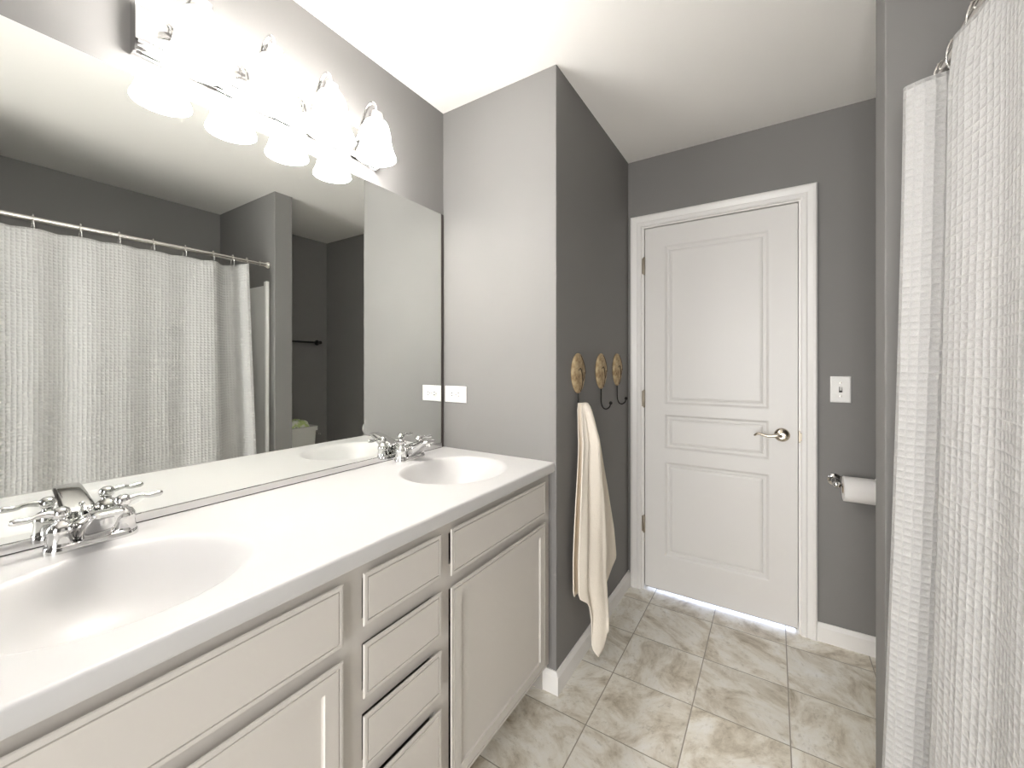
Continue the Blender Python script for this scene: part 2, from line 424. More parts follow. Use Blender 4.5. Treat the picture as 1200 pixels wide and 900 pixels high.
for zh in (1.833, 1.081, 0.372):
    bm = BM()
    lathe(bm, [(0.004, -0.050), (0.0062, -0.046), (0.0062, 0.046), (0.004, 0.050)], (-0.6215, YF - 0.003, zh), 'Z', 12)
    box(bm, -0.634, -0.6215, YF - 0.0015, YF + 0.0005, zh - 0.044, zh + 0.044)
    hg = obj('hinge', bm, M['bronze'], door, True, angle=0.6)
# lever handle and its rose
bm = BM()
hc = (0.032, yd, 0.934)
lathe(bm, [(0.033, 0.0), (0.033, 0.004), (0.030, 0.008), (0.022, 0.013), (0.015, 0.016), (0.013, 0.030), (0.016, 0.036), (0.018, 0.046), (0.014, 0.052), (0.0, 0.053)],
      (0, 0, 0), 'Y', 28)
for v in bm.verts: v.co = Vector((hc[0] + v.co.x, hc[1] - v.co.y, hc[2] + v.co.z))
hnd = obj('handle', bm, M['nickel'], door, True, angle=0.7)
bm = BM()
lp = smooth_path([(0.030, yd - 0.045, 0.934), (0.010, yd - 0.050, 0.935), (-0.020, yd - 0.051, 0.930), (-0.045, yd - 0.050, 0.934), (-0.066, yd - 0.047, 0.938), (-0.082, yd - 0.043, 0.927)], 6)
tube(bm, lp, [0.011, 0.009, 0.007, 0.0065, 0.0065, 0.004], 12)
obj('lever', bm, M['nickel'], hnd, True)
bm = BM(); box(bm, 0.0975, 0.104, YF - 0.0135, YF - 0.0105, 0.905, 0.962, 0.001); box(bm, 0.104, 0.110, YF - 0.0175, YF - 0.0105, 0.915, 0.952, 0.001)
obj('strike_plate', bm, M['bronze'], door)

# ------------------------------------------------------------------ vanity cabinet
XC, XD = -0.746, -0.728           # face frame, door fronts
VY0, VY1 = -0.085, 1.4325
van = thing('vanity_cabinet', 'long greige painted vanity cabinet with drawers, under the white double sink counter', 'cabinet', (XC, 0.676, 0))
bm = BM()
box(bm, XM + 0.002, XC - 0.02, VY0, VY0 + 0.018, 0.0, 0.855); box(bm, XM + 0.002, XC - 0.02, VY1 - 0.018, VY1, 0.0, 0.855)
box(bm, XM + 0.002, XC - 0.02, VY0 + 0.018, VY1 - 0.018, 0.10, 0.118)
box(bm, XM + 0.002, XM + 0.010, VY0 + 0.018, VY1 - 0.018, 0.118, 0.70)
obj('carcass', bm, M['cab_in'], van)
bm = BM()
ops = [(-0.045 + 0.02, 0.505), (0.568, 0.792), (0.846, 1.368)]
# rails and stiles of the face frame
box(bm, XC - 0.02, XC, VY0, VY1, 0.815, 0.8555); box(bm, XC - 0.02, XC, VY0, VY1, 0.10, 0.145)
for a, b in ((VY0, ops[0][0]), (ops[0][1], ops[1][0]), (ops[1][1], ops[2][0]), (ops[2][1], VY1)): box(bm, XC - 0.02, XC, a, b, 0.145, 0.815)
for a, b in (ops[0], ops[2]): box(bm, XC - 0.02, XC, a, b, 0.662, 0.73)
for z0, z1 in ((0.674, 0.728), (0.522, 0.574), (0.370, 0.423)): box(bm, XC - 0.02, XC, ops[1][0], ops[1][1], z0, z1)
obj('face_frame', bm, M['cab'], van)
bm = BM(); box(bm, -0.838, -0.822, VY0 + 0.018, VY1 - 0.018, 0.0, 0.0995); obj('toe_kick', bm, M['cab'], van)
mpc = lambda a, b, h: (XD + h, a, b)
EDGE = [(0.016, -0.0178), (0.015, -0.0130), (0.0, -0.0040), (0, -0.0022), (0.0012, -0.0006), (0.004, 0), (0.0090, 0), (0.0095, -0.0028), (0.0112, -0.0028), (0.0118, 0)]
PAN = EDGE + [(0.041, 0), (0.0416, -0.0028), (0.0430, -0.0045), (0.0460, -0.0058)]
FR = [('drawer_front', -0.026, 0.512, 0.706, 0.832, 0), ('door', -0.026, 0.512, 0.128, 0.678, 1),
      ('drawer_front', 0.560, 0.800, 0.720, 0.832, 0), ('drawer_front', 0.560, 0.800, 0.567, 0.682, 0),
      ('drawer_front', 0.560, 0.800, 0.416, 0.530, 0), ('drawer_front', 0.560, 0.800, 0.128, 0.377, 0),
      ('drawer_front', 0.838, 1.376, 0.706, 0.832, 0), ('door', 0.838, 1.376, 0.128, 0.675, 1)]
for n, a0, a1, b0, b1, k in FR:
    bm = BM(); lp = nested(bm, a0, a1, b0, b1, PAN if k else EDGE, mpc); bm.faces.new(lp[0])
    obj(n, bm, M['cab'], van)

# ------------------------------------------------------------------ countertop with two integrated bowls
ctp = thing('countertop', 'white cultured marble vanity top with two oval bowls', 'countertop', (-1.0, 0.676, ZC))
CY0, CY1 = -0.10, 1.4328
SINKS = [(-0.978, 0.240), (-0.985, 1.152)]
SA, SB = 0.188, 0.208          # half axes along x and y
NS = 72
def ell(c, k, s=1.0): return (c[0] + SA * s * math.cos(2 * PI * k / NS), c[1] + SB * s * math.sin(2 * PI * k / NS))
bm = BM()
edges = []
ER = 0.006
xa, xb = XM + 0.0005, XF - ER
def grid_line(p, q, n): return [(p[0] + (q[0] - p[0]) * i / n, p[1] + (q[1] - p[1]) * i / n) for i in range(n)]
outer = grid_line((xa, CY0), (xb, CY0), 4) + grid_line((xb, CY0), (xb, CY1), 12) + grid_line((xb, CY1), (xa, CY1), 4) + grid_line((xa, CY1), (xa, CY0), 12)
ov = [bm.verts.new((x, y, ZC)) for x, y in outer]
edges += [bm.edges.new((ov[i], ov[(i + 1) % len(ov)])) for i in range(len(ov))]
for c in SINKS:
    ev = [bm.verts.new((*ell(c, k), ZC)) for k in range(NS)]
    edges += [bm.edges.new((ev[i], ev[(i + 1) % NS])) for i in range(NS)]
bmesh.ops.triangle_fill(bm, use_beauty=True, edges=edges)
for f in list(bm.faces):           # drop what fills the bowls
    c = f.calc_center_median()
    if any(((c.x - s[0]) / SA) ** 2 + ((c.y - s[1]) / SB) ** 2 < 0.98 and all(((v.co.x - s[0]) / SA) ** 2 + ((v.co.y - s[1]) / SB) ** 2 < 1.01 for v in f.verts) for s in SINKS):
        bm.faces.remove(f)
obj('slab_top', bm, M['marble'], ctp)
bm = BM()                            # rounded front edge, apron and underside
prof = [(xb, ZC)] + [(xb + ER * math.sin(t), ZC - ER + ER * math.cos(t)) for t in (0.4, 0.8, 1.2, PI / 2)] + [(XF, ZC - 0.032), (XF - 0.004, ZC - 0.0375), (XF - 0.03, ZC - 0.0375), (XF - 0.03, ZC - 0.012), (xb, ZC - 0.012)]
prism(bm, prof, 'Y', CY0, CY1)
obj('front_edge', bm, M['marble'], ctp, True, angle=0.9)
bm = BM(); box(bm, xa, xb, CY0, CY0 + 0.01, ZC - 0.037, ZC - 0.001); obj('end_edge', bm, M['marble'], ctp)
BP = [(1.0, 0.0), (0.985, 0.0004), (0.965, 0.0020), (0.94, 0.0055), (0.91, 0.0115), (0.875, 0.021), (0.83, 0.034), (0.77, 0.051), (0.69, 0.070), (0.59, 0.089), (0.47, 0.105), (0.34, 0.116), (0.22, 0.122), (0.115, 0.126)]
for c in SINKS:
    bm = BM(); rings = []
    for s, d in BP:
        sh = -0.035 * (1 - s)           # the drain sits a little to the back
        rings.append([bm.verts.new((ell(c, k, s)[0] + sh, ell(c, k, s)[1], ZC - d)) for k in range(NS)])
    for A, B in zip(rings, rings[1:]):
        for k in range(NS): bm.faces.new((A[k], A[(k + 1) % NS], B[(k + 1) % NS], B[k]))
    bas = obj('basin', bm, M['marble'], ctp, True)
    dc = (c[0] - 0.031, c[1], ZC - 0.126)
    bm = BM(); lathe(bm, [(0.027, 0.0), (0.026, 0.003), (0.021, 0.002), (0.019, -0.002), (0.019, 0.004), (0.012, 0.007), (0.0, 0.008)], dc, 'Z', 24)
    obj('drain', bm, M['chrome'], bas, True, angle=0.7)
    bm = BM(); ball(bm, (c[0] + 0.152, c[1] - 0.035, ZC - 0.0445), 0.0085, 0.35, 1, 0.75, 14, 8)
    obj('overflow_hole', bm, M['hole'], bas, True)

# ------------------------------------------------------------------ faucets
fx0 = -1.232
def faucet(loc, label):
    t = thing('faucet', label, 'faucet', loc, 'chrome faucets on the counter')
    X, Y, Z = loc
    bm = BM()                           # long base plate with rounded ends
    n = 10; hw, hl = 0.026, 0.0475
    def outline(s, z): return [bm.verts.new((X + (hw * s) * math.cos(a) , Y + side * hl + (hw * s) * math.sin(a), z))
                               for side, a0 in ((1, 0), (-1, PI)) for a in [a0 + PI * i / n for i in range(n + 1)]]
    L_ = [outline(s, Z + z) for s, z in ((1.0, 0.0), (1.0, 0.004), (0.95, 0.011), (0.86, 0.0145), (0.80, 0.015))]
    for A, B in zip(L_, L_[1:]):
        for k in range(len(A)): bm.faces.new((A[k], A[(k + 1) % len(A)], B[(k + 1) % len(A)], B[k]))
    bm.faces.new(L_[0]); bm.faces.new(L_[-1])
    obj('base_plate', bm, M['chrome'], t, True, angle=0.8)
    bm = BM()                           # wide wedge spout rising towards the bowl
    secs = [(-0.020, 0.014, 0.050, 0.029), (0.000, 0.014, 0.062, 0.029), (0.030, 0.016, 0.072, 0.0285), (0.060, 0.040, 0.081, 0.027), (0.092, 0.064, 0.088, 0.025), (0.110, 0.074, 0.089, 0.024), (0.116, 0.078, 0.085, 0.0225)]
    rings = []
    for dx, zb, zt, w in secs:
        ring = []
        for k in range(20):
            a = 2 * PI * k / 20; cx_, sy_ = math.cos(a), math.sin(a)
            sx_ = math.copysign(abs(cx_) ** 0.45, cx_); sz_ = math.copysign(abs(sy_) ** 0.55, sy_)
            ring.append(bm.verts.new((X + dx, Y + w * sx_, Z + (zb + zt) / 2 + (zt - zb) / 2 * sz_)))
        rings.append(ring)
    for A, B in zip(rings, rings[1:]):
        for k in range(20): bm.faces.new((A[k], A[(k + 1) % 20], B[(k + 1) % 20], B[k]))
    bm.faces.new(rings[0]); bm.faces.new(rings[-1])
    sp = obj('spout', bm, M['chrome'], t, True, angle=0.7)
    bm = BM(); lathe(bm, [(0.011, 0.0), (0.0115, 0.006), (0.0115, 0.020)], (X + 0.098, Y, Z + 0.060), 'Z', 20); obj('aerator', bm, M['chrome'], sp, True, angle=0.7)
    bm = BM(); tube(bm, [(X - 0.028, Y, Z + 0.005), (X - 0.028, Y, Z + 0.062)], 0.0025, 8); ball(bm, (X - 0.028, Y, Z + 0.066), 0.006); obj('lift_rod', bm, M['chrome'], t, True)
    for s in (-1, 1):
        hy = Y + s * 0.0475
        bm = BM()
        lathe(bm, [(0.0235, 0.012), (0.0225, 0.018), (0.0205, 0.034), (0.0215, 0.036), (0.0225, 0.038), (0.0215, 0.047), (0.0165, 0.056), (0.0095, 0.060), (0.0085, 0.064), (0.0125, 0.068), (0.0150, 0.075), (0.0130, 0.083), (0.0075, 0.088), (0.0, 0.089)], (X, hy, Z), 'Z', 26)
        h = obj('handle', bm, M['chrome'], t, True, angle=0.9)
        bm = BM()
        pts = smooth_path([(X + 0.002, hy + s * 0.006, Z + 0.076), (X + 0.003, hy + s * 0.028, Z + 0.080), (X + 0.005, hy + s * 0.044, Z + 0.076), (X + 0.006, hy + s * 0.060, Z + 0.077), (X + 0.006, hy + s * 0.069, Z + 0.078)], 5)
        tube(bm, pts, [0.0085, 0.0060, 0.0048, 0.0060, 0.0070, 0.0035], 12)
        obj('lever', bm, M['chrome'], h, True)
    return t
fa = faucet((fx0, 0.257, ZC), 'chrome two-handle faucet at the near sink, reaching over the big bowl')
dup(fa, (fx0 - 0.006, 1.172, ZC), 'chrome two-handle faucet at the far sink, beside the power outlet wall')

# ------------------------------------------------------------------ mirror
MZ0, MZ1 = 0.909, 1.966
mir = thing('mirror', 'large frameless wall mirror above the vanity counter, below the lamp bar', 'mirror', (XM, 0.66, ZC))
bm = BM(); box(bm, XM + 0.0005, XM + 0.0052, CY0, 1.4115, MZ0, MZ1); obj('backing', bm, M['mirror_edge'], mir)
bm = BM(); bm.faces.new([bm.verts.new(v) for v in ((XM + 0.006, CY0, MZ0), (XM + 0.006, 1.4115, MZ0), (XM + 0.006, 1.4115, MZ1), (XM + 0.006, CY0, MZ1))])
r = bmesh.ops.extrude_face_region(bm, geom=bm.faces[:]); bmesh.ops.translate(bm, vec=(-0.0006, 0, 0), verts=[v for v in r['geom'] if isinstance(v, bmesh.types.BMVert)])
obj('glass', bm, M['mirror'], mir)
bm = BM(); prism(bm, [(XM + 0.0006, ZC + 0.0030), (XM + 0.011, ZC + 0.0030), (XM + 0.011, MZ0 + 0.006), (XM + 0.0065, MZ0 + 0.007), (XM + 0.0065, MZ0), (XM + 0.0006, MZ0)], 'Y', CY0, 1.4115)
obj('channel', bm, M['chrome'], mir)
bm = BM(); box(bm, XM + 0.0006, XM + 0.0085, CY0, 1.4115, ZC + 0.0003, ZC + 0.0029); obj('caulk_line', bm, M['mirror_edge'], mir)

bm = BM(); box(bm, XM + 0.0005, XM + 0.0062, 1.4117, 1.4275, ZC + 0.001, MZ1); obj('edge_strip', bm, M['mirror_edge'], mir)

# ------------------------------------------------------------------ four-lamp bar
vl = thing('vanity_light', 'chrome four-lamp bath bar with frosted white bell shades above the mirror', 'light fixture', (XM, 0.687, 2.08))
bm = BM()
BZ0, BZ1 = 2.018, 2.136
pr = [(0, 0), (0.010, 0), (0.010, 0.006), (0.016, 0.006), (0.016, 0.013), (0.022, 0.013), (0.022, 0.020), (0.028, 0.020), (0.028, 0.027), (0.033, 0.030)]
half = [(XM + 0.0008 + x, BZ0 + z) for x, z in pr]
prof = half + [(x, BZ0 + BZ1 - z) for x, z in reversed(half)]
prism(bm, prof, 'Y', 0.338, 1.036)
obj('back_bar', bm, M['chrome'], vl)
for y in (0.333, 1.036):
    bm = BM(); prism(bm, [(XM + 0.0008, BZ0 - 0.003), (XM + 0.030, BZ0 - 0.003), (XM + 0.038, BZ0 + 0.022), (XM + 0.038, BZ1 - 0.022), (XM + 0.030, BZ1 + 0.003), (XM + 0.0008, BZ1 + 0.003)], 'Y', y, y + 0.005)
    obj('end_cap', bm, M['chrome'], vl)
XS = -1.165
for ys in (0.429, 0.601, 0.773, 0.945):
    bm = BM()
    pts = smooth_path([(XM + 0.034, ys - 0.012, 2.072), (XM + 0.052, ys - 0.012, 2.086), (XM + 0.070, ys - 0.010, 2.130), (XM + 0.086, ys - 0.006, 2.172), (XM + 0.108, ys - 0.002, 2.189), (XM + 0.125, ys, 2.178), (XS, ys, 2.150)], 6)
    tube(bm, pts, 0.0052, 12)
    lathe(bm, [(0.017, 0.0), (0.015, 0.004), (0.006, 0.006)], (XM + 0.033, ys - 0.012, 2.072), 'X', 18)
    arm = obj('arm', bm, M['chrome'], vl, True, angle=0.9)
    bm = BM(); lathe(bm, [(0.030, 2.114), (0.031, 2.118), (0.029, 2.128), (0.024, 2.134), (0.024, 2.144), (0.016, 2.150), (0.006, 2.153)], (XS, ys, 0), 'Z', 26); obj('lamp_holder', bm, M['chrome'], vl, True, angle=0.8)
    bm = BM()
    sp = [(0.027, 2.118), (0.036, 2.112), (0.0425, 2.098), (0.047, 2.075), (0.0505, 2.050), (0.0545, 2.028), (0.060, 2.010), (0.0655, 1.999), (0.067, 1.992)]
    lathe(bm, sp + [(r - 0.003, z + 0.0005) for r, z in reversed(sp)], (XS, ys, 0), 'Z', 40, caps=False)
    sh = obj('lamp_shade', bm, M['shade'], vl, True)
    bm = BM(); lathe(bm, [(0.0, 2.018), (0.014, 2.022), (0.024, 2.034), (0.027, 2.048), (0.024, 2.064), (0.015, 2.080), (0.013, 2.110)], (XS, ys, 0), 'Z', 20); obj('bulb', bm, M['bulb'], sh, True)

# ------------------------------------------------------------------ shower rod, rings, curtain, surround, tub
RX, RZ = 0.330, 1.952
rod = thing('shower_rod', 'straight steel shower rod fixed to the stub wall above the white curtain', 'rod', (RX, YT0, RZ))
bm = BM(); tube(bm, [(RX, -0.088, RZ), (RX, YT0 - 0.002, RZ)], 0.0125, 18); obj('pole', bm, M['rod'], rod, True, angle=0.8)
for y, s in ((YT0, -1), (-0.09, 1)):
    bm = BM(); lathe(bm, [(0.027, 0.0005), (0.027, 0.006), (0.022, 0.014), (0.018, 0.030), (0.0165, 0.060), (0.0126, 0.062)], (0, 0, 0), 'Y', 24)
    for v in bm.verts: v.co = Vector((RX + v.co.x, y + s * v.co.y, RZ + v.co.z))
    obj('flange', bm, M['rod'], rod, True, angle=0.8)

top_z = RZ - 0.047
def dec(t): return 0.034 * t ** 1.5
ctrl = [(0.256, 1.304), (0.262, 1.286), (0.290, 1.270), (0.333, 1.263), (0.364, 1.246), (0.362, 1.205), (0.330, 1.167), (0.300, 1.146), (0.285, 1.124), (0.288, 1.092)]
y = 1.05
rnd = random.Random(5)
while y > -0.06:
    w = 0.007 * math.sin(y * 2 * PI / 0.41 + 0.4) + 0.0035 * math.sin(y * 2 * PI / 0.163 + 1.0) + 0.003 * math.sin(y * 2 * PI / 0.23)
    ctrl.append((0.306 + w, y)); y -= 0.036
plan = [(p.x, p.y) for p in smooth_path([(a, b, 0) for a, b in ctrl], 6)]
arc = [0.0]
for a, b in zip(plan, plan[1:]): arc.append(arc[-1] + math.hypot(a[0] - b[0], a[1] - b[1]))
RING_Y = [1.325, 1.243, 1.134, 0.991, 0.845, 0.704, 0.561, 0.406, 0.27, 0.13, 0.0]
bm = BM(); NZ = 70; uvl = bm.loops.layers.uv.new('UVMap'); grid = []
zb = 0.10
for j in range(NZ + 1):
    t = j / NZ; row = []
    for i, (xx, yy) in enumerate(plan):
        sag = 0.0
        if t < 0.12:
            d = min(abs(yy - r) for r in RING_Y)
            sag = -0.007 * min(d / 0.07, 1) ** 2 * (1 - t / 0.12)
        sag += 0.016 * max(0, min((yy - 1.20) / 0.10, 1)) * (1 - t) ** 3
        amp = 0.75 + 0.5 * min(t * 1.5, 1)
        base = 0.306
        x = base + (xx - base) * (amp if yy < 1.06 else 1.0) - dec(t)
        # the cloth comes up to the rod at the top
        k = max(0, 1 - t / 0.05)
        x = x + (RX - 0.006 - x) * 0.25 * k * (1 - max(0, min((yy - 1.10) / 0.1, 1)))
        if t > 0.3 and yy < 1.06: x += 0.004 * math.sin(yy * 40 + 3 * t) * (t - 0.3)
        row.append(bm.verts.new((x, yy + 0.010 * math.sin(3 * t + yy * 4) * t * (1 if yy < 1.05 else 0) + 0.055 * t * max(0, min((yy - 1.08) / 0.15, 1)), top_z + sag - t * (top_z - zb))))
    grid.append(row)
for j in range(NZ):
    for i in range(len(plan) - 1):
        f = bm.faces.new((grid[j][i], grid[j][i + 1], grid[j + 1][i + 1], grid[j + 1][i]))
        for l, (ii, jj) in zip(f.loops, ((i, j), (i + 1, j), (i + 1, j + 1), (i, j + 1))):
            l[uvl].uv = (arc[ii], (1 - jj / NZ) * (top_z - zb))
cur = obj('shower_curtain', bm, M['waffle'], None, True, base=(0.3, 0.68, 0.1))
tag(cur, 'white waffle-weave shower curtain hanging from the steel rod', 'curtain')
so = cur.modifiers.new('cloth', 'SOLIDIFY'); so.thickness = 0.0022; so.offset = 0

def ring(loc):
    t = thing('curtain_ring', '', 'curtain ring', loc, 'chrome curtain rings on the shower rod')
    bm = BM()
    pts = [(0.0185 * math.sin(a) * 1.0, 0.003 * math.sin(2 * a), -0.0165 + 0.036 * math.cos(a)) for a in [2 * PI * k / 28 for k in range(28)]]
    pts = [(x + loc[0], y + loc[1], z + loc[2]) for x, y, z in pts]
    tube(bm, pts, 0.0018, 8, closed=True)
    obj('wire', bm, M['rod'], t, True)
    bm = BM()
    for k in range(-2, 3):
        a = k * 0.30; ball(bm, (loc[0] + 0.0185 * math.sin(a), loc[1], loc[2] - 0.0165 + 0.036 * math.cos(a)), 0.0036, u=8, v=6)
    obj('roller_beads', bm, M['rod'], t, True)
    return t
ORD = ['first', 'second', 'third', 'fourth', 'fifth', 'sixth', 'seventh', 'eighth', 'ninth', 'tenth', 'eleventh']
r0 = ring((RX, RING_Y[0], RZ))
r0['label'] = 'chrome curtain ring on the rod, first from the stub wall'
for k in range(1, len(RING_Y)):
    dup(r0, (RX, RING_Y[k], RZ), 'chrome curtain ring on the rod, %s from the stub wall' % ORD[k])

sur = thing('shower_surround', 'white plastic shower wall panel with a raised front flange, behind the curtain end', 'shower surround', (0.35, YT0, 0.42))
bm = BM(); box(bm, 0.35, XR - 0.012, YT0 - 0.012, YT0 - 0.001, 0.42, 1.815, 0.002); obj('end_panel', bm, M['acrylic'], sur)
bm = BM(); box(bm, XR - 0.0115, XR - 0.001, -0.085, YT0 - 0.0125, 0.42, 1.815, 0.002); obj('back_panel', bm, M['acrylic'], sur)
bm = BM(); box(bm, 0.315, 0.350, YT0 - 0.024, YT0 - 0.001, 0.42, 1.840, 0.006, 3); obj('front_flange', bm, M['acrylic'], sur, True, angle=0.9)
tub = BM()
tx0, tx1, ty0, ty1, tz = 0.345, XR - 0.002, -0.088, YT0 - 0.002, 0.415
mpt = lambda a, b, h: (a, b, h)
lp = nested(tub, tx0, tx1, ty0, ty1, [(0, 0.0), (0, tz - 0.012), (0.004, tz - 0.003), (0.012, tz), (0.06, tz), (0.075, tz - 0.012), (0.10, 0.15), (0.14, 0.09), (0.2, 0.08)], mpt)
tub.faces.new(lp[0])
tb = obj('bathtub', tub, M['acrylic'], None, True, base=(0.7, 0.68, 0), angle=0.7)
tag(tb, 'white alcove bathtub behind the waffle shower curtain', 'bathtub')

# ------------------------------------------------------------------ toilet corner (seen in the mirror)
toi = thing('toilet', 'off-white toilet with a lidded tank, between stub wall and door wall', 'toilet', (0.9, 1.95, 0))
ty = 1.945
bm = BM()
def rbox(bm, x0, x1, y0, y1, z0, z1, sh=0.0, r=0.03):
    A = []
    for z, s in ((z0, sh), (z1, 0)):
        box_pts = []
        for cx_, cy_, a0 in ((x1 - r - 0, y1 - r - s, 0), (x0 + r + s, y1 - r - s, PI / 2), (x0 + r + s, y0 + r + s, PI), (x1 - r, y0 + r + s, 1.5 * PI)):
            for i in range(5):
                a = a0 + PI / 2 * i / 4; box_pts.append(bm.verts.new((cx_ + r * math.cos(a), cy_ + r * math.sin(a), z)))
        A.append(box_pts)
    n = len(A[0])
    for k in range(n): bm.faces.new((A[0][k], A[0][(k + 1) % n], A[1][(k + 1) % n], A[1][k]))
    bm.faces.new(A[0]); bm.faces.new(A[1])
rbox(bm, 0.86, XR - 0.02, ty - 0.205, ty + 0.205, 0.37, 0.690, 0.015); tk = obj('tank', bm, M['porcelain'], toi, True, angle=0.7)
bm = BM(); rbox(bm, 0.848, XR - 0.012, ty - 0.215, ty + 0.215, 0.691, 0.728); obj('tank_lid', bm, M['porcelain'], toi, True, angle=0.7)
bm = BM(); lathe(bm, [(0.010, 0), (0.010, 0.012), (0.006, 0.014)], (0.89, ty + 0.203, 0.655), 'Y', 14)
tube(bm, [(0.89, ty + 0.214, 0.655), (0.872, ty + 0.226, 0.654), (0.845, ty + 0.232, 0.650)], [0.006, 0.005], 10); obj('flush_lever', bm, M['chrome'], tk, True)
bm = BM(); bx = 0.62
for (rx, ry, z, ox), nx in zip([(0.11, 0.10, 0.0, 0.10), (0.11, 0.10, 0.03, 0.10), (0.10, 0.09, 0.12, 0.09), (0.15, 0.13, 0.24, 0.04), (0.21, 0.175, 0.35, 0.0), (0.23, 0.185, 0.385, 0.0), (0.20, 0.15, 0.385, 0.0), (0.12, 0.1, 0.25, 0.0), (0.02, 0.02, 0.2, 0.0)], range(9)):
    rg = [bm.verts.new((bx + ox + rx * math.cos(2 * PI * k / 32), ty + ry * math.sin(2 * PI * k / 32), z)) for k in range(32)]
    if nx:
        for k in range(32): bm.faces.new((last[k], last[(k + 1) % 32], rg[(k + 1) % 32], rg[k]))
    else: bm.faces.new(rg)
    last = rg
bm.faces.new(last)
box(bm, 0.80, 0.90, ty - 0.10, ty + 0.10, 0.20, 0.372, 0.01)
obj('bowl', bm, M['porcelain'], toi, True, angle=0.9)
bm = BM(); lathe(bm, [(0.0, 0.0), (0.19, 0.0), (0.195, 0.006), (0.19, 0.016), (0.17, 0.020), (0.0, 0.022)], (bx, ty, 0.387), 'Z', 32, 1.2, 0.96); obj('seat_lid', bm, M['porcelain'], toi, True, angle=0.7)

bm = BM()           # soft pack on the tank lid
nx, ny = 18, 26; G = []
px0, px1, py0, py1 = 0.872, 1.000, 1.770, 2.085
rnd = random.Random(3)
for side in (0, 1):
    g = []
    for i in range(nx + 1):
        row = []
        for j in range(ny + 1):
            u, v = i / nx, j / ny
            e = (1 - (2 * u - 1) ** 6) * (1 - (2 * v - 1) ** 8)
            h = 0.058 * max(e, 0) ** 0.5
            wr = 0.006 * math.sin(23 * v + 5 * u) * e + 0.005 * math.sin(17 * u + 31 * v) * e
            z = 0.7285 + (h + wr + 0.002 if side else 0.0)
            row.append(bm.verts.new((px0 + (px1 - px0) * u, py0 + (py1 - py0) * v + 0.006 * math.sin(9 * u), z)))
        g.append(row)
    G.append(g)
    for i in range(nx):
        for j in range(ny): bm.faces.new((g[i][j], g[i + 1][j], g[i + 1][j + 1], g[i][j + 1]))
bd = [(i, 0) for i in range(nx)] + [(nx, j) for j in range(ny)] + [(i, ny) for i in range(nx, 0, -1)] + [(0, j) for j in range(ny, 0, -1)]
for k in range(len(bd)):
    a, b = bd[k], bd[(k + 1) % len(bd)]
    bm.faces.new((G[0][a[0]][a[1]], G[0][b[0]][b[1]], G[1][b[0]][b[1]], G[1][a[0]][a[1]]))
pk = obj('wipes_pack', bm, M['pack'], None, True, base=(0.93, 1.93, 0.7285), angle=0.9)
tag(pk, 'soft green and white plastic pack lying on the toilet tank lid', 'pack')

tbz = 1.480
bar = thing('towel_bar', 'dark metal towel bar on the right wall above the toilet', 'towel bar', (XR, 1.98, tbz))
bm = BM(); tube(bm, [(XR - 0.05, 1.69, tbz), (XR - 0.05, 2.270, tbz)], 0.0085, 14); obj('bar', bm, M['darkbar'], bar, True, angle=0.8)
for yy in (1.70, 2.262):
    bm = BM(); lathe(bm, [(0.024, -0.0005), (0.024, -0.006), (0.016, -0.012), (0.012, -0.030), (0.015, -0.040), (0.015, -0.060), (0.008, -0.066)], (XR, yy, tbz), 'X', 20); obj('post', bm, M['darkbar'], bar, True, angle=0.8)

# ------------------------------------------------------------------ switch, outlet
sw = thing('light_switch', 'white toggle light switch plate on the grey wall right of the door', 'light switch', (0.253, YF, 1.161))
mpf = lambda a, b, h: (a, YF - 0.0005 - h, b)
bm = BM(); nested(bm, 0.253 - 0.037, 0.253 + 0.037, 1.161 - 0.059, 1.161 + 0.059, [(0, 0), (0, 0.0035), (0.003, 0.006), (0.006, 0.0065)], mpf); obj('plate', bm, M['plastic'], sw)
bm = BM(); nested(bm, 0.253 - 0.006, 0.253 + 0.006, 1.161 - 0.013, 1.161 + 0.013, [(0, 0.0066), (0.0005, 0.008), (0.0015, 0.008), (0.002, 0.0066)], mpf); obj('slot', bm, M['socket'], sw)
bm = BM(); prism(bm, [(YF - 0.006, 1.155), (YF - 0.006, 1.170), (YF - 0.019, 1.179), (YF - 0.021, 1.173)], 'X', 0.253 - 0.0042, 0.253 + 0.0042); obj('toggle', bm, M['plastic'], sw)
for z in (1.161 - 0.030, 1.161 + 0.030):
    bm = BM(); lathe(bm, [(0.0032, -0.0065), (0.0032, -0.0075), (0.0, -0.008)], (0.253, YF, z), 'Y', 12); obj('screw', bm, M['nickel'], sw)
ol = thing('power_outlet', 'white double power outlet mounted sideways on the grey wall beside the mirror', 'outlet', (-1.219, YW, 1.139))
mpo = lambda a, b, h: (a, YW - 0.0005 - h, b)
ox, oz = -1.219, 1.139
bm = BM(); nested(bm, ox - 0.062, ox + 0.062, oz - 0.037, oz + 0.037, [(0, 0), (0, 0.0035), (0.003, 0.006), (0.006, 0.0065)], mpo); obj('plate', bm, M['plastic'], ol)
for s in (-1, 1):
    bm = BM(); lathe(bm, [(0.0165, -0.006), (0.0165, -0.0085), (0.0155, -0.009), (0.0, -0.009)], (ox + s * 0.0195, YW, oz), 'Y', 28, 0.85, 1.0)
    sk = obj('socket', bm, M['plastic'], ol, True, angle=0.6)
    bm = BM()
    for dx, dz, w, h in ((0.004, 0.006, 0.006, 0.0019), (0.004, -0.0065, 0.005, 0.0019)): box(bm, ox + s * 0.0195 + dx - w, ox + s * 0.0195 + dx + w * 0.4, YW - 0.0096, YW - 0.009, oz + dz - h, oz + dz + h)
    lathe(bm, [(0.0024, -0.009), (0.0024, -0.0096), (0, -0.0096)], (ox + s * 0.0195 - 0.009, YW, oz), 'Y', 12)
    obj('slots', bm, M['socket'], sk)
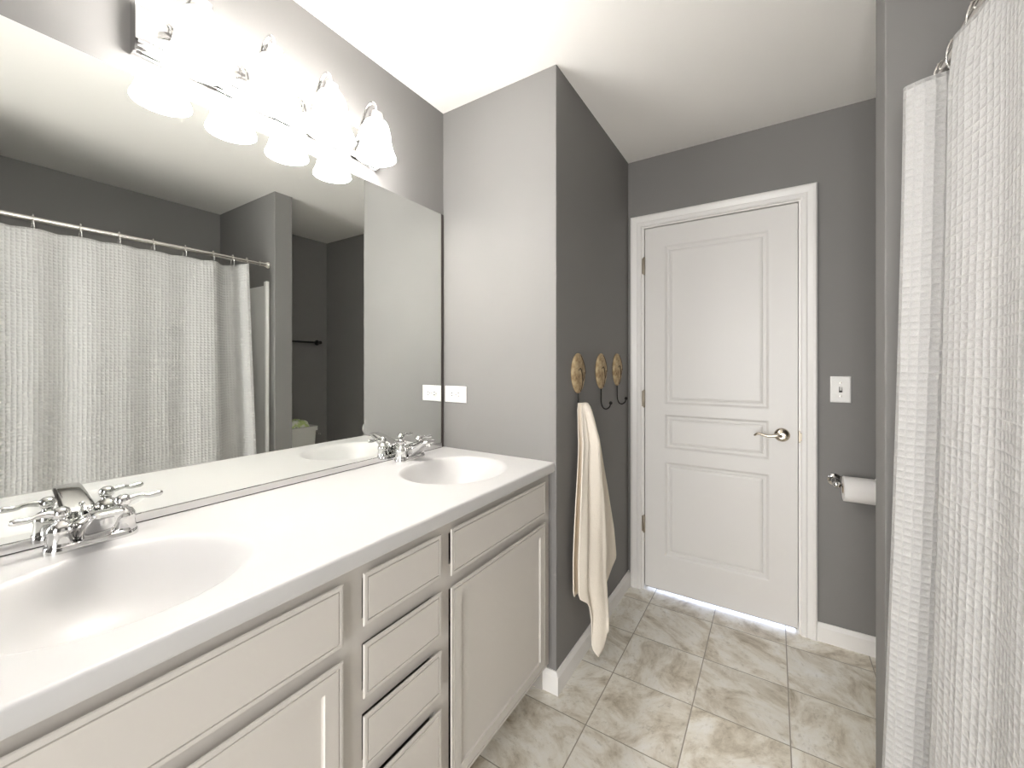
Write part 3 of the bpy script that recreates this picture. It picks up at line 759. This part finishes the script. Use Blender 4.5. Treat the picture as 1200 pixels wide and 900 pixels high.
bm = BM(); lathe(bm, [(0.003, -0.0065), (0.003, -0.0078), (0.0, -0.008)], (ox, YW, oz), 'Y', 12); obj('screw', bm, M['nickel'], ol)

# ------------------------------------------------------------------ toilet paper holder and roll
tpx0, tpx1, tpz, tpy = 0.232, 0.385, 0.743, YF - 0.072
tp = thing('toilet_paper_holder', 'chrome toilet paper holder on the grey wall below the light switch', 'paper holder', (0.31, YF, tpz))
for x in (tpx0, tpx1):
    bm = BM(); lathe(bm, [(0.027, -0.0005), (0.027, -0.006), (0.021, -0.009), (0.021, -0.014), (0.014, -0.018), (0.010, -0.030), (0.010, -0.055)], (x, YF, tpz + 0.008), 'Y', 24)
    ball(bm, (x, tpy, tpz + 0.002), 0.015); obj('post', bm, M['chrome'], tp, True, angle=0.8)
bm = BM(); tube(bm, [(tpx0, tpy, tpz), (tpx1, tpy, tpz)], 0.008, 14); obj('spindle', bm, M['chrome'], tp, True, angle=0.8)
roll = thing('toilet_paper_roll', 'white toilet paper roll on the chrome holder by the door', 'toilet paper', (0.308, tpy, tpz))
rz = tpz - 0.011
bm = BM(); lathe(bm, [(0.0215, 0.254), (0.052, 0.254), (0.0535, 0.256), (0.0535, 0.358), (0.052, 0.360), (0.0215, 0.360), (0.0215, 0.254)], (0, tpy, rz), 'X', 40, caps=False)
obj('paper', bm, M['paper'], roll, True, angle=0.6)
bm = BM(); lathe(bm, [(0.0195, 0.253), (0.0215, 0.253), (0.0215, 0.361), (0.0195, 0.361), (0.0195, 0.253)], (0, tpy, rz), 'X', 30, caps=False); obj('core', bm, M['card'], roll, True, angle=0.6)

# ------------------------------------------------------------------ wall hooks with plaques, towel
def hook(y, zc, label):
    t = thing('wall_hook', label, 'wall hook', (XW, y, zc), 'leaf plaque hooks on the niche wall')
    # pointed-oval domed plaque: half outline by angle
    def outl(k, n, s):
        a = 2 * PI * k / n; yy = math.sin(a); zz = math.cos(a)
        w = 0.066 * (1 - 0.10 * max(0, -zz)); h = 0.086
        return (w * s * math.copysign(abs(yy) ** 1.08, yy), h * s * zz)
    bm = BM(); n = 40; rings = []
    for s, d in ((0.97, 0.0008), (1.0, 0.004), (1.0, 0.008), (0.95, 0.0125), (0.82, 0.0165), (0.62, 0.0195), (0.38, 0.0215), (0.16, 0.0222)):
        rings.append([bm.verts.new((XW + d, y + outl(k, n, s)[0], zc + outl(k, n, s)[1])) for k in range(n)])
    for A, B in zip(rings, rings[1:]):
        for k in range(n): bm.faces.new((A[k], A[(k + 1) % n], B[(k + 1) % n], B[k]))
    bm.faces.new(rings[0]); bm.faces.new(rings[-1])
    pl = obj('plaque', bm, M['plaque'], t, True, angle=0.8)
    bm = BM()
    def surf(yy, zz):
        s = min(math.hypot(yy / 0.066, zz / 0.086), 1.0)
        return XW + 0.0222 - 0.0105 * s ** 2.2
    def line(pts, r):
        tube(bm, [(surf(a, b), y + a, zc + b) for a, b in [(p.x, p.y) for p in smooth_path([(u, v, 0) for u, v in pts], 6)]], r, 6)
    line([(0.006, -0.078), (0.012, -0.045), (0.004, -0.005), (-0.012, 0.022)], 0.0032)
    line([(0.008, 0.075), (0.028, 0.050), (0.046, 0.020), (0.056, -0.004)], 0.0030)
    line([(-0.030, 0.012), (-0.016, 0.020), (-0.002, 0.012)], 0.0024)
    line([(0.012, -0.040), (0.026, -0.020), (0.034, 0.004)], 0.0022)
    obj('carved_vein', bm, M['vein'], pl, True)
    bm = BM()
    z0 = zc - 0.084
    pts = smooth_path([(XW + 0.006, y, z0 + 0.010), (XW + 0.006, y, z0 - 0.030), (XW + 0.007, y, z0 - 0.068), (XW + 0.016, y, z0 - 0.092), (XW + 0.032, y, z0 - 0.098), (XW + 0.047, y, z0 - 0.088), (XW + 0.053, y, z0 - 0.074)], 6)
    tube(bm, pts, 0.0032, 10)
    hk = obj('hook', bm, M['black'], t, True)
    bm = BM(); ball(bm, (XW + 0.054, y, z0 - 0.068), 0.0085); obj('knob', bm, M['black'], hk, True)
    return t
hz = 1.237
h0 = hook(1.630, hz, 'oval tan leaf plaque wall hook holding the cream towel')
dup(h0, (XW, 1.906, hz + 0.005), 'oval tan leaf plaque wall hook, empty, the middle of three')
dup(h0, (XW, 2.148, hz + 0.010), 'oval tan leaf plaque wall hook, empty, next to the door casing')

def lerp_tab(tab, z):
    tab = sorted(tab)
    if z <= tab[0][0]: return tab[0][1]
    for (a, b), (c, d) in zip(tab, tab[1:]):
        if z <= c: return b + (d - b) * (z - a) / (c - a)
    return tab[-1][1]
bm = BM()
YL = [(1.115, 1.600), (1.09, 1.578), (1.0, 1.556), (0.73, 1.528), (0.50, 1.512), (0.36, 1.512), (0.30, 1.545), (0.20, 1.585), (0.0, 1.60)]
YRF = [(1.115, 1.618), (1.09, 1.628), (1.0, 1.640), (0.73, 1.700), (0.50, 1.735), (0.30, 1.750), (0.1, 1.750), (0, 1.75)]
YRB = [(1.115, 1.640), (1.09, 1.655), (1.0, 1.700), (0.73, 1.815), (0.50, 1.895), (0.36, 1.925), (0.25, 1.88), (0, 1.88)]
def hem_f(s):
    tab = [(0.0, 0.335), (0.10, 0.30), (0.20, 0.20), (0.30, 0.075), (0.42, 0.035), (0.55, 0.060), (0.66, 0.125), (1.0, 0.150)]
    return lerp_tab(tab, s)
def hem_b(s): return lerp_tab([(0.0, 0.34), (0.5, 0.30), (0.78, 0.235), (0.9, 0.28), (1.0, 0.345)], s)
NSX, NV = 64, 60
TOPZ = 1.112
def towel_pt(front, s, v):
    z = TOPZ - v * (TOPZ - (hem_f(s) if front else hem_b(s)))
    d = (TOPZ - z)
    g = min(d / 0.16, 1.0) ** 0.7          # how far the folds have opened out
    yl = lerp_tab(YL, z); yr = lerp_tab(YRF if front else YRB, z)
    y = yl + (yr - yl) * s
    open_ = min(d / 0.9, 1.0)
    if front:
        x = -0.698 + (0.040 + 0.048 * s) * (0.45 + 0.55 * g) + 0.016 * open_ * math.sin(PI * s)
        x += g * (0.012 * math.sin(2 * PI * (1.55 * s + 0.12 + 0.10 * d)) + 0.0045 * math.sin(2 * PI * (3.1 * s + 0.4 + 0.45 * d)) + 0.002 * math.sin(11 * z + 9 * s))
        y += g * 0.006 * math.sin(2 * PI * (2.3 * s - 0.10)) + 0.004 * math.sin(7 * z + 5 * s)
    else:
        x = -0.700 + (0.022 + 0.036 * s) * (0.4 + 0.6 * g) + g * 0.008 * math.sin(2 * PI * (2.6 * s + 0.3 + 0.2 * d))
        y += 0.005 * math.sin(9 * z + 4 * s)
    x = max(x, XW + 0.006 + (0.010 if z < 0.10 else 0))
    return (x, y, z)
for fr in (1, 0):
    rows = [[bm.verts.new(towel_pt(fr, i / NSX, j / NV)) for i in range(NSX + 1)] for j in range(NV + 1)]
    for j in range(NV):
        for i in range(NSX): bm.faces.new((rows[j][i], rows[j][i + 1], rows[j + 1][i + 1], rows[j + 1][i]))
    if fr: top_f = rows[0]
    else:
        for i in range(NSX): bm.faces.new((top_f[i], top_f[i + 1], rows[0][i + 1], rows[0][i]))
tw = obj('towel', bm, M['towel'], None, True, base=(-0.66, 1.63, TOPZ))
tag(tw, 'long cream cotton towel hanging in folds from the first wall hook', 'towel')
so = tw.modifiers.new('cloth', 'SOLIDIFY'); so.thickness = 0.004; so.offset = 0
